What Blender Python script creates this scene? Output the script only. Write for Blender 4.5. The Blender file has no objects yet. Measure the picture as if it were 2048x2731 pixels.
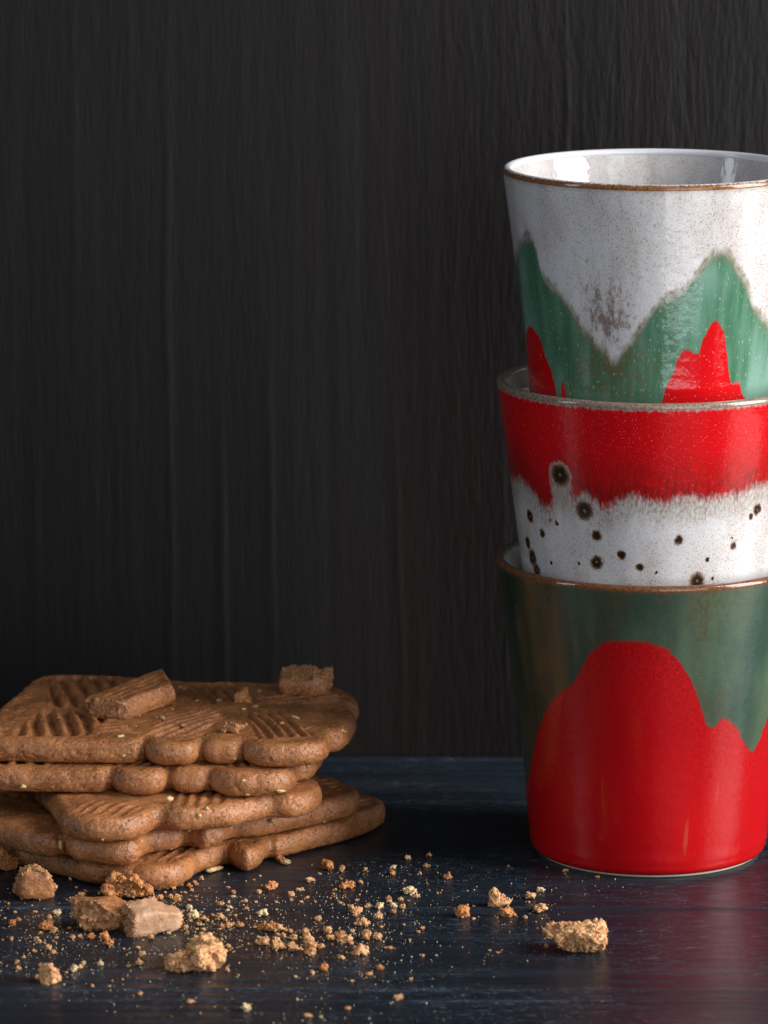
import bpy, bmesh, math, random
import numpy as np
from mathutils import Vector, Matrix, noise

# ------------------------------------------------------------------ camera, world, lamps, exposure
scene = bpy.context.scene
col = scene.collection
MM = 0.001
AXIS_X = 72.12 * MM                      # axis of the cup stack

cam_d = bpy.data.cameras.new('camera')
cam = bpy.data.objects.new('camera', cam_d)
col.objects.link(cam)
cam.location = (0.0, -1.28949, 0.34561)
cam.rotation_euler = (math.radians(90 - 11.05), 0, 0)
cam_d.sensor_fit = 'VERTICAL'
cam_d.sensor_height = 22.3
cam_d.lens = 13000.0 / 2731.0 * 22.3
cam_d.clip_start, cam_d.clip_end = 0.05, 20
cam_d.dof.use_dof = True
cam_d.dof.focus_distance = 1.285
cam_d.dof.aperture_fstop = 13
scene.camera = cam

world = bpy.data.worlds.new('World')
scene.world = world
world.use_nodes = True
wb = world.node_tree.nodes['Background']
wb.inputs['Color'].default_value = (0.62, 0.78, 1.0, 1)
wb.inputs['Strength'].default_value = 0.05

def window_lamp(name, loc, target, w, h, power, colour):
    d = bpy.data.lights.new(name, 'AREA')
    d.shape = 'RECTANGLE'; d.size = w; d.size_y = h
    d.energy = power; d.color = colour
    o = bpy.data.objects.new(name, d); col.objects.link(o)
    o.location = loc
    o.rotation_euler = (Vector(target) - Vector(loc)).to_track_quat('-Z', 'Y').to_euler()
    o['kind'] = 'helper'
    return o
# a tall window to the right of the table, a glazed door behind the photographer, a small window on the left
window_lamp('window_light', (1.26, -0.36, 0.56), (0.0, -0.02, 0.20), 0.70, 1.50, 55.0, (1.0, 0.98, 0.95))
window_lamp('glazed_door_light', (0.88, -2.10, 0.25), (0.05, 0.0, 0.15), 1.35, 2.30, 30.0, (0.90, 0.95, 1.0))
window_lamp('side_window_light', (-1.5, -0.60, 0.7), (0.0, 0.0, 0.10), 0.30, 1.2, 6.5, (0.82, 0.91, 1.0))

vs = scene.view_settings
vs.view_transform = 'Standard'
vs.look = 'None'
vs.exposure = 0.0
vs.gamma = 1.0
vs.use_curve_mapping = False
scene.cycles.use_denoising = True
scene.cycles.max_bounces = 8
scene.cycles.sample_clamp_indirect = 4.0

# ------------------------------------------------------------------ helpers
def mesh_obj(name, me, mat=None, parent=None, smooth=True):
    o = bpy.data.objects.new(name, me)
    col.objects.link(o)
    if mat is not None and not me.materials: me.materials.append(mat)
    if parent is not None: o.parent = parent
    if smooth:
        me.polygons.foreach_set('use_smooth', [True] * len(me.polygons))
    return o
def from_np(name, V, F):
    me = bpy.data.meshes.new(name)
    me.from_pydata([tuple(v) for v in V], [], [tuple(f) for f in F])
    me.update()
    return me
def thing(name, label, cat, loc=(0, 0, 0), rz=0.0, group=None):
    o = bpy.data.objects.new(name, None); col.objects.link(o)
    o.location = loc; o.rotation_euler = (0, 0, rz)
    return tag(o, label, cat, group)
def tag(o, label, cat, group=None):
    o['label'] = label; o['category'] = cat
    if group: o['group'] = group
    return o

class NT:
    """small node-graph writer"""
    def __init__(s, name):
        s.m = bpy.data.materials.new(name); s.m.use_nodes = True
        s.t = s.m.node_tree; s.t.nodes.clear()
        s.out = s.t.nodes.new('ShaderNodeOutputMaterial')
        s.b = s.t.nodes.new('ShaderNodeBsdfPrincipled')
        s.t.links.new(s.b.outputs[0], s.out.inputs['Surface'])
        s.co = s.t.nodes.new('ShaderNodeTexCoord').outputs['Object']
    def put(s, sock, v):
        if isinstance(v, bpy.types.NodeSocket): s.t.links.new(v, sock)
        elif isinstance(v, (tuple, list)) and len(v) == 3 and sock.type == 'RGBA': sock.default_value = (*v, 1)
        else: sock.default_value = v
    def math(s, op, a, b=None, c=None, clamp=False):
        n = s.t.nodes.new('ShaderNodeMath'); n.operation = op; n.use_clamp = clamp
        s.put(n.inputs[0], a)
        if b is not None: s.put(n.inputs[1], b)
        if c is not None: s.put(n.inputs[2], c)
        return n.outputs[0]
    def add(s, a, b): return s.math('ADD', a, b)
    def mul(s, a, b): return s.math('MULTIPLY', a, b)
    def sub(s, a, b): return s.math('SUBTRACT', a, b)
    def ramp(s, v, lo, hi, smooth=True, a=0.0, b=1.0):
        n = s.t.nodes.new('ShaderNodeMapRange')
        n.interpolation_type = 'SMOOTHSTEP' if smooth else 'LINEAR'
        s.put(n.inputs[0], v); s.put(n.inputs[1], lo); s.put(n.inputs[2], hi); s.put(n.inputs[3], a); s.put(n.inputs[4], b)
        return n.outputs[0]
    def scale(s, vec, v):
        n = s.t.nodes.new('ShaderNodeVectorMath'); n.operation = 'MULTIPLY'
        s.put(n.inputs[0], vec); n.inputs[1].default_value = v
        return n.outputs[0]
    def vadd(s, a, b):
        n = s.t.nodes.new('ShaderNodeVectorMath'); n.operation = 'ADD'
        s.put(n.inputs[0], a); s.put(n.inputs[1], b)
        return n.outputs[0]
    def noise(s, vec, sc, detail=2.0, rough=0.5, colour=False, dist=0.0):
        n = s.t.nodes.new('ShaderNodeTexNoise')
        s.put(n.inputs['Vector'], vec); n.inputs['Scale'].default_value = sc
        n.inputs['Detail'].default_value = detail; n.inputs['Roughness'].default_value = rough
        n.inputs['Distortion'].default_value = dist
        return n.outputs['Color' if colour else 'Fac']
    def voronoi(s, vec, sc, feature='F1', rnd=1.0, out='Distance'):
        n = s.t.nodes.new('ShaderNodeTexVoronoi'); n.feature = feature
        s.put(n.inputs['Vector'], vec); n.inputs['Scale'].default_value = sc; n.inputs['Randomness'].default_value = rnd
        return n.outputs[out]
    def mix(s, f, a, b):
        n = s.t.nodes.new('ShaderNodeMix'); n.data_type = 'RGBA'
        s.put(n.inputs['Factor'], f); s.put(n.inputs['A'], a); s.put(n.inputs['B'], b)
        return n.outputs['Result']
    def sep(s, v):
        n = s.t.nodes.new('ShaderNodeSeparateXYZ'); s.put(n.inputs[0], v); return n.outputs
    def comb(s, x, y, z):
        n = s.t.nodes.new('ShaderNodeCombineXYZ')
        for i, v in enumerate((x, y, z)): s.put(n.inputs[i], v)
        return n.outputs[0]
    def curve(s, v, pts):
        n = s.t.nodes.new('ShaderNodeFloatCurve'); c = n.mapping.curves[0]
        pts = sorted(pts)
        c.points[0].location = pts[0]; c.points[-1].location = pts[-1]
        for p in pts[1:-1]: c.points.new(*p)
        for p in c.points: p.handle_type = 'AUTO_CLAMPED'
        n.mapping.update()
        s.put(n.inputs['Value'], v)
        return n.outputs[0]
    def bump(s, h, dist, strength=1.0, normal=None):
        n = s.t.nodes.new('ShaderNodeBump'); n.inputs['Distance'].default_value = dist
        n.inputs['Strength'].default_value = strength
        s.put(n.inputs['Height'], h)
        if normal is not None: s.put(n.inputs['Normal'], normal)
        return n.outputs[0]
    def attr(s, name):
        n = s.t.nodes.new('ShaderNodeAttribute'); n.attribute_name = name; return n.outputs['Fac']
    def rnd(s): return s.t.nodes.new('ShaderNodeObjectInfo').outputs['Random']
    def done(s, base, rough=0.5, normal=None, ior=1.5, spec=0.5, coat=0.0, sss=0.0):
        s.put(s.b.inputs['Base Color'], base); s.put(s.b.inputs['Roughness'], rough)
        s.b.inputs['IOR'].default_value = ior; s.put(s.b.inputs['Specular IOR Level'], spec)
        if coat:
            s.b.inputs['Coat Weight'].default_value = coat; s.b.inputs['Coat Roughness'].default_value = 0.06
        if normal is not None: s.put(s.b.inputs['Normal'], normal)
        if sss:
            s.b.inputs['Subsurface Weight'].default_value = sss
            s.b.inputs['Subsurface Radius'].default_value = (1.0, 0.4, 0.2); s.b.inputs['Subsurface Scale'].default_value = 0.0008
        return s.m

# ------------------------------------------------------------------ setting materials
def mat_wall():
    n = NT('black_stained_wood')
    warp = n.scale(n.noise(n.scale(n.co, (1, 1, 0.3)), 22, 2, colour=True), (0.012, 0, 0.02))
    fib = n.noise(n.scale(n.co, (1, 1, 0.09)), 900, 5, 0.7)
    grain = n.noise(n.scale(n.vadd(n.co, warp), (1, 1, 0.045)), 95, 4, 0.55)
    cross = n.noise(n.scale(n.vadd(n.co, n.scale(warp, (1.5, 1, 1))), (1, 1, 0.20)), 420, 3, 0.6)
    side = n.ramp(n.sep(n.co)[0], -0.02, 0.07, a=0.25, b=1.0)        # coarser figure in the right half of the board
    tone = n.noise(n.scale(n.co, (1, 1, 0.12)), 16, 3)
    base = n.mix(n.ramp(tone, 0.3, 0.7), (0.0062, 0.0058, 0.0058), (0.0092, 0.0069, 0.0061))
    base = n.mix(n.mul(n.ramp(grain, 0.50, 0.74), 0.4), base, (0.0145, 0.0138, 0.0148))
    h = n.add(n.add(n.mul(grain, 0.5), n.mul(fib, 0.40)), n.mul(n.mul(cross, side), 1.5))
    return n.done(base, n.ramp(grain, 0.3, 0.75, a=0.60, b=0.46), n.bump(h, 0.0007, 0.5), spec=0.16)
def mat_table():
    n = NT('blue_black_lacquered_wood')
    warp = n.scale(n.noise(n.scale(n.co, (0.3, 1, 1)), 30, 2, colour=True), (0, 0.006, 0))
    streak = n.noise(n.scale(n.vadd(n.co, warp), (0.06, 1, 1)), 230, 5, 0.65)
    fine = n.noise(n.scale(n.co, (0.10, 1, 1)), 1500, 3, 0.6)
    scuff = n.noise(n.scale(n.co, (0.30, 1, 1)), 620, 4, 0.75)
    where = n.noise(n.scale(n.co, (0.6, 1, 1)), 26, 2)
    spk = n.noise(n.co, 2400, 1, 0.5)
    worn = n.mul(n.ramp(scuff, 0.54, 0.72), n.ramp(where, 0.36, 0.60))
    dust = n.mul(n.ramp(spk, 0.68, 0.74), n.ramp(where, 0.30, 0.55))
    base = n.mix(n.ramp(streak, 0.35, 0.72), (0.0075, 0.0100, 0.0145), (0.0125, 0.020, 0.031))
    base = n.mix(n.mul(worn, 0.85), base, (0.085, 0.115, 0.165))
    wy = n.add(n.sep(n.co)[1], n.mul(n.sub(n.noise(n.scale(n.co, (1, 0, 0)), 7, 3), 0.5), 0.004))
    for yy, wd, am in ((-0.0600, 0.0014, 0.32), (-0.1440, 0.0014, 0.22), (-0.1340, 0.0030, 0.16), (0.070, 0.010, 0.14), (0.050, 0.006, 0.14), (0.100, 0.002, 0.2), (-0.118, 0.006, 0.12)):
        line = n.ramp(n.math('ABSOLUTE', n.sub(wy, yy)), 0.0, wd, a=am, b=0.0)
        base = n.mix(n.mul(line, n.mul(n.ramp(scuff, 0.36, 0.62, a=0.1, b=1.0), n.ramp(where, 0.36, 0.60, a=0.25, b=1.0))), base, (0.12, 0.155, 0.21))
    base = n.mix(n.mul(dust, 0.7), base, (0.40, 0.42, 0.46))
    h = n.add(n.mul(streak, 1.0), n.mul(fine, 0.35))
    rough = n.add(n.ramp(streak, 0.3, 0.75, a=0.27, b=0.42), n.mul(worn, 0.2))
    return n.done(base, rough, n.bump(h, 0.0004, 0.55), spec=0.18)
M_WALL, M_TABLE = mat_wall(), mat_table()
def plain(name, c, r=0.7):
    return NT(name).done(c, r)

# ------------------------------------------------------------------ the setting: table top and plank wall
def fn(x, y=0.0, z=0.0): return noise.noise(Vector((x, y, z)))
def relief_slab(name, us, vs_, height, thick, frame, mat, parent=None):
    """a board with a finely modelled face; frame(u, v, h) -> world point"""
    nu, nv = len(us), len(vs_)
    Hh = np.array([[height(u, v) for v in vs_] for u in us])
    V = [frame(us[i], vs_[j], Hh[i, j]) for i in range(nu) for j in range(nv)]
    F = [(i*nv+j, (i+1)*nv+j, (i+1)*nv+j+1, i*nv+j+1) for i in range(nu-1) for j in range(nv-1)]
    b = len(V)
    V += [frame(us[0], vs_[0], -thick), frame(us[-1], vs_[0], -thick), frame(us[-1], vs_[-1], -thick), frame(us[0], vs_[-1], -thick)]
    F.append((b+3, b+2, b+1, b))
    F.append([b, b+1] + [i*nv for i in range(nu-1, -1, -1)])
    F.append([b+2, b+3] + [i*nv+nv-1 for i in range(nu)])
    F.append([b+3, b] + [j for j in range(nv)])
    F.append([b+1, b+2] + [(nu-1)*nv+j for j in range(nv-1, -1, -1)])
    me = from_np(name, V, F)
    bm = bmesh.new(); bm.from_mesh(me); bmesh.ops.recalc_face_normals(bm, faces=bm.faces); bm.to_mesh(me); bm.free()
    return mesh_obj(name, me, mat, parent)
WALL_Y = 0.1046
# table: rows fine across the grain (y), coarse along it (x)
def table_h(x, y):
    w = y + 0.0025 * fn(x * 5, 3.1) + 0.001 * fn(x * 16, 9)
    h = 0.00010 * fn(w * 260, 0.7 + x * 3) + 0.00007 * fn(w * 700, x * 6, 4)
    for yy, a, s in ((-0.0600, 0.00060, 0.0009), (-0.1335, 0.00030, 0.0014), (-0.1440, 0.00030, 0.0010), (0.052, 0.0002, 0.0015), (-0.021, 0.0001, 0.001)):
        h += a * math.exp(-((w - yy) / s) ** 2) * (0.75 + 0.5 * fn(x * 9, yy * 50))
    return h
ty = list(np.arange(-0.352, -0.19, 0.006)) + list(np.arange(-0.19, WALL_Y + 0.012, 0.00075))
tx = list(np.arange(-0.62, 0.4201, 0.0125))
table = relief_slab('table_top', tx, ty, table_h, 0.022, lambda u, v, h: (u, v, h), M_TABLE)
table['kind'] = 'structure'; table['label'] = 'glossy blue-black painted wooden table top'

backing = bpy.data.meshes.new('wall')
bm = bmesh.new(); bmesh.ops.create_cube(bm, size=1)
bmesh.ops.scale(bm, vec=(1.2, 0.012, 0.62), verts=bm.verts); bmesh.ops.translate(bm, vec=(0.0, WALL_Y + 0.026, 0.30), verts=bm.verts)
bm.to_mesh(backing); bm.free()
wall = mesh_obj('wall', backing, plain('dark_backing', (0.004, 0.004, 0.004), 0.9), smooth=False)
wall['kind'] = 'structure'; wall['label'] = 'black stained vertical plank wall behind the cups'
RIDGES = [(-0.0472, 0.00050, 0.0022, 0.0100), (-0.0330, 0.00050, 0.0018, 0.0160), (-0.0625, 0.00025, 0.0015, 0.012), (-0.078, 0.0003, 0.0016, 0.006),
          (-0.0885, 0.00028, 0.0020, 0.008), (-0.1015, 0.00035, 0.0022, -0.012), (-0.020, 0.00015, 0.0016, 0.014), (0.002, 0.00030, 0.0014, -0.05),
          (0.0180, 0.00018, 0.0016, -0.03), (0.052, 0.00028, 0.0010, -0.02), (0.0620, 0.00040, 0.0010, -0.025), (0.083, 0.00045, 0.0009, -0.012),
          (0.0885, 0.0002, 0.0009, -0.012), (0.034, 0.00022, 0.0013, -0.035), (0.1040, 0.00025, 0.0014, 0.0)]
def wall_h(x, z):
    # x wanders with height; each ridge is a soft step: steep on one side
    h = 0.00005 * fn(x * 330, z * 9, 2) + 0.00010 * fn(x * 120, z * 5, 7)
    wob = 0.0012 * fn(z * 14, x * 20) + 0.0004 * fn(z * 60, x * 40, 5)
    for k, (rx, a, s, lean) in enumerate(RIDGES):
        d = x - (rx - 0.05 * lean * 0 + lean * (0.22 - z) * 0.30 * (1 if lean > 0 else -1)) - wob
        if -3 * s < d < 6 * s:
            amp = 0.6 * a * max(0.0, 0.15 + 1.5 * fn(z * 9, k * 3.7))
            h += amp * (math.exp(-(d / (0.35 * s)) ** 2) if d > 0 else math.exp(-(d / s) ** 2))
    return h
seams = [-0.430, -0.1525, 0.1092, 0.385]
zz = list(np.arange(-0.004, 0.60, 0.005))
for k, (x0, x1) in enumerate([(-0.60, -0.4315), (-0.430, -0.1540), (-0.1525, 0.1135), (0.1150, 0.385), (0.3865, 0.60)]):
    step = 0.0006 if k == 2 else 0.0025
    xs = list(np.arange(x0, x1, step)) + [x1]
    edge = lambda u, v, a=x0, b=x1: wall_h(u, v) - 0.0007 * math.exp(-(u - a) / 0.0012) - 0.0007 * math.exp(-(b - u) / 0.0012)
    relief_slab('plank', xs, zz, edge, 0.018, lambda u, v, h: (u, WALL_Y - h, v), M_WALL, wall)

# ------------------------------------------------------------------ cups
PROF = [(0, 30.6), (2.5, 31.9), (8, 32.7), (19, 33.8), (32, 35.1), (47, 37.1), (60, 38.9), (71, 40.5), (80, 41.8), (84, 42.3)]
HC = 82.0
def smooth_interp(zs, pts):
    z, r = np.array(pts, float).T
    # monotone-ish cubic through the points
    m = np.gradient(r, z); out = []
    for q in np.atleast_1d(zs):
        i = int(np.clip(np.searchsorted(z, q) - 1, 0, len(z) - 2)); h = z[i+1] - z[i]; t = (q - z[i]) / h
        out.append((2*t**3-3*t**2+1)*r[i] + (t**3-2*t**2+t)*h*m[i] + (-2*t**3+3*t**2)*r[i+1] + (t**3-t**2)*h*m[i+1])
    return np.array(out)
def lathe(name, prof, mat, parent, seg=220, wob=None):
    P = np.array(prof) * MM; n = len(P); V = []; F = []
    for k in range(seg):
        a = 2 * math.pi * k / seg; c, s = math.cos(a), math.sin(a)
        for i in range(n):
            r, z = P[i]
            f = 1.0 + (wob(a, z / MM) if wob else 0.0)
            V.append((r * f * c, r * f * s, z))
    for k in range(seg):
        for i in range(n - 1):
            F.append((k*n+i, ((k+1) % seg)*n+i, ((k+1) % seg)*n+i+1, k*n+i+1))
    me = from_np(name, V, F)
    bm = bmesh.new(); bm.from_mesh(me); bmesh.ops.remove_doubles(bm, verts=bm.verts, dist=1e-7)
    bmesh.ops.recalc_face_normals(bm, faces=bm.faces); bm.to_mesh(me); bm.free()
    return mesh_obj(name, me, mat, parent)

def cyl(n):
    x, y, z = n.sep(n.co)[:3]
    th = n.math('ARCTAN2', x, n.mul(y, -1.0))
    return x, y, z, th, n.add(n.mul(th, 1 / (2 * math.pi)), 0.5)
def height_curve(n, u, pts, jit):
    """glaze edge: height (m) as a function of the angle round the cup"""
    h = n.curve(u, [((t + 180) / 360.0, z / 82.0) for t, z in pts])
    return n.add(n.mul(h, 82 * MM), jit)
def orange_peel(n, extra=None, amt=0.00003):
    h = n.noise(n.co, 420, 2, 0.5)
    if extra is not None: h = n.add(h, extra)
    return n.bump(h, amt * 8, 0.35)

GREEN3 = [(-180, 40), (-150, 58), (-128, 66), (-110, 50), (-98, 44), (-90, 55.6), (-77.2, 60.5), (-69.4, 64.4), (-63.2, 66.2), (-59.5, 65.4), (-57.6, 61.7), (-56.4, 57.7), (-53.7, 55.2), (-44.2, 51.8),
          (-39.5, 47.6), (-34.8, 43.8), (-28.6, 40), (-24.1, 37.5), (-20.7, 35.6), (-17.2, 37.3), (-11.9, 41.5), (-6.2, 46.6), (-1.4, 50.7), (3.4, 52.7), (8.1, 54.3), (13.4, 58.7), (18.6, 62.6),
          (23.4, 64.5), (27.3, 63.6), (31, 60.3), (37.1, 55.5), (43.5, 48.7), (54.6, 43.3), (70, 38), (90, 52), (112, 65), (130, 55), (150, 38), (180, 40)]
RED3 = [(-180, 10), (-140, 12), (-125, 40), (-110, 14), (-92, 16), (-90, 20), (-86, 31), (-77, 39.6), (-72, 40.9), (-66.6, 40.1), (-62.6, 38.1), (-60.1, 34.7), (-56.3, 31.3), (-55, 28.7), (-53.4, 26.1),
        (-52.4, 20), (-50.6, 20), (-49.2, 27.8), (-47, 27.7), (-46, 20), (-30, 10), (-5, 12), (0.8, 24.3), (2.9, 28.9), (5.8, 32.5), (7.1, 35.2), (8.5, 37.2), (12.1, 38.1), (15.2, 37.1), (17.3, 37.5),
        (18.0, 40.9), (20.7, 43.5), (23.2, 45.9), (25.8, 44.5), (28.1, 42.8), (29.7, 38.6), (31.7, 34.4), (33.5, 29.3), (35.6, 28.3), (37.9, 29), (40.7, 25.7), (44.3, 23), (60, 12), (180, 10)]
RED2 = [(-180, 56), (-120, 53), (-90, 54.7), (-70.2, 55.3), (-61.2, 54.5), (-55.7, 52.4), (-51.8, 50.5), (-47, 51.5), (-43.5, 55), (-38, 55), (-35.5, 53.5), (-30.5, 55.8), (-26, 54.5), (-22.3, 52.4), (-18.1, 53.9), (-7.9, 55.6),
        (2, 54.7), (8.7, 55.6), (19.1, 55.4), (30.4, 56), (38.8, 56.3), (49.5, 57.2), (90, 54), (180, 56)]
RED1 = [(-180, 60), (-150, 64), (-125, 44), (-104, 20), (-92, 14), (-88.8, 16.7), (-74, 23.7), (-66.1, 30.9), (-59.1, 38.1), (-52.7, 43.6), (-47.6, 47.5), (-41.4, 51), (-34.2, 55), (-30.7, 59.1), (-27.4, 62.7), (-21.6, 65.9),
        (-14.9, 67.1), (-8.5, 67.3), (-2.7, 66.7), (3.1, 65.1), (7.8, 61.7), (12.2, 57.4), (16.2, 52), (19.7, 46.1), (22.4, 42.9), (25.6, 42.5), (27, 44.3), (29.3, 44.8), (33.1, 43.1), (37.1, 41.1), (40.7, 37.9),
        (45.9, 34.5), (48.5, 33.7), (51.7, 35.2), (55.5, 39.5), (60, 46), (80, 62), (100, 60), (120, 38), (150, 52), (180, 60)]
SPOTS = [(-41.5, 60.9, 2.75), (-31.1, 52.0, 2.38), (-63.8, 47.3, 1.6), (-55.4, 43.6, 1.15), (-69.3, 39.4, 1.55), (-66.1, 35.6, 2.1), (-63.2, 32.4, 1.8), (-26.2, 45.4, 1.3), (-26.7, 38.0, 1.7),
         (-15.6, 40.6, 1.1), (-7.8, 37.4, 1.0), (8.0, 44.8, 1.2), (16.9, 33.4, 2.0), (33.2, 42.1, 0.95), (44.4, 51.2, 1.4), (41.1, 49.6, 0.7), (-51.4, 35.9, 0.5), (-35.3, 37.2, 0.5),
         (-45.5, 47.4, 0.62), (-49.3, 47.9, 0.4), (21.0, 39.0, 0.55), (24.0, 33.8, 0.5), (-0.8, 36.1, 0.4), (32.2, 44.3, 0.4), (-83, 50.5, 0.5), (70, 44, 1.5), (95, 38, 1.2), (120, 47, 1.8), (150, 36, 1.1), (-110, 40, 1.6), (-140, 46, 1.3)]
WHITE = (0.52, 0.505, 0.515)
REDG = (0.45, 0.0028, 0.0050)

def white_glaze(n, amount=0.75):
    fine = n.noise(n.co, 2600, 1, 0.5)
    blot = n.noise(n.scale(n.co, (1, 1, 0.45)), 120, 3, 0.6)
    base = n.mix(n.ramp(blot, 0.35, 0.75), WHITE, (0.43, 0.395, 0.385))
    speck = n.mul(n.ramp(fine, 0.54, 0.68), n.ramp(blot, 0.2, 0.72, a=0.3, b=1.0))
    return n.mix(n.mul(speck, amount), base, (0.20, 0.13, 0.085)), blot

def mat_cup3():
    n = NT('white_glaze_green_peaks')
    x, y, z, th, u = cyl(n)
    arc = n.comb(n.mul(th, 0.038), 0.0, z)                       # unrolled wall, metres
    base, blot = white_glaze(n)
    j1 = n.mul(n.sub(n.noise(n.scale(arc, (1, 1, 0.5)), 330, 3, 0.6), 0.5), 0.0034)
    j2 = n.mul(n.sub(n.noise(n.scale(arc, (1, 1, 0.6)), 380, 2, 0.5), 0.5), 0.0022)
    g = n.sub(height_curve(n, u, GREEN3, j1), z)                 # > 0 inside the green
    r = n.sub(height_curve(n, u, RED3, j2), z)
    # brown iron bloom just above the valley and along the edge
    vth = n.math('POWER', n.mul(n.add(th, 0.40), 4.2), 2.0)
    vz = n.math('POWER', n.mul(n.sub(z, 0.0465), 85.0), 2.0)
    val = n.math('EXPONENT', n.mul(n.add(vth, vz), -1.0))
    bl = n.noise(n.scale(arc, (1, 1, 0.55)), 420, 4, 0.7)
    stain = n.ramp(n.add(n.mul(val, 0.26), bl), 0.62, 0.84)
    base = n.mix(n.mul(stain, 0.8), base, (0.120, 0.062, 0.038))
    edge = n.ramp(n.math('ABSOLUTE', n.add(g, 0.0002)), 0.0, 0.0018, a=1.0, b=0.0)
    base = n.mix(n.mul(edge, n.ramp(bl, 0.42, 0.66, a=0.05, b=0.75)), base, (0.17, 0.10, 0.055))
    vert = n.noise(n.scale(arc, (1, 1, 0.12)), 330, 3, 0.6)
    big = n.noise(n.scale(arc, (1, 1, 0.4)), 55, 2)
    green = n.mix(n.ramp(vert, 0.35, 0.7), (0.040, 0.115, 0.066), (0.078, 0.175, 0.115))
    green = n.mix(n.mul(n.ramp(big, 0.48, 0.66), 0.75), green, (0.165, 0.285, 0.235))
    low3 = n.math('EXPONENT', n.mul(n.add(n.mul(vth, 0.6), n.math('POWER', n.mul(n.sub(z, 0.033), 110.0), 2.0)), -1.0))
    deep = n.mul(low3, n.ramp(bl, 0.34, 0.60))
    green = n.mix(n.mul(deep, 0.9), green, (0.105, 0.085, 0.035))
    fringe = n.mul(n.ramp(g, 0.0, 0.0045, a=1.0, b=0.0), n.ramp(bl, 0.30, 0.62, a=0.3, b=0.9))
    green = n.mix(fringe, green, (0.135, 0.120, 0.060))
    drop = n.noise(n.scale(arc, (1, 1, 0.5)), 1500, 1)
    green = n.mix(n.mul(n.ramp(drop, 0.64, 0.72), 0.4), green, (0.40, 0.46, 0.34))
    base = n.mix(n.ramp(n.add(g, n.mul(n.sub(bl, 0.5), 0.003)), -0.0016, 0.0026), base, green)
    red = n.mix(n.ramp(n.voronoi(arc, 900), 0.05, 0.16, a=0.75, b=0.0), REDG, (0.75, 0.36, 0.35))
    red = n.mix(n.ramp(r, 0.0, 0.0012, a=0.5, b=0.0), red, (0.16, 0.02, 0.01))
    base = n.mix(n.ramp(r, -0.0002, 0.0008), base, red)
    top = n.ramp(n.add(z, n.mul(n.sub(bl, 0.5), 0.003)), 0.0788, 0.0818)
    base = n.mix(n.mul(top, 0.7), base, (0.17, 0.095, 0.05))
    return n.done(base, 0.10, orange_peel(n, n.mul(n.noise(n.scale(arc, (1, 1, 0.25)), 260, 2), 0.9)), spec=0.55)
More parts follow.
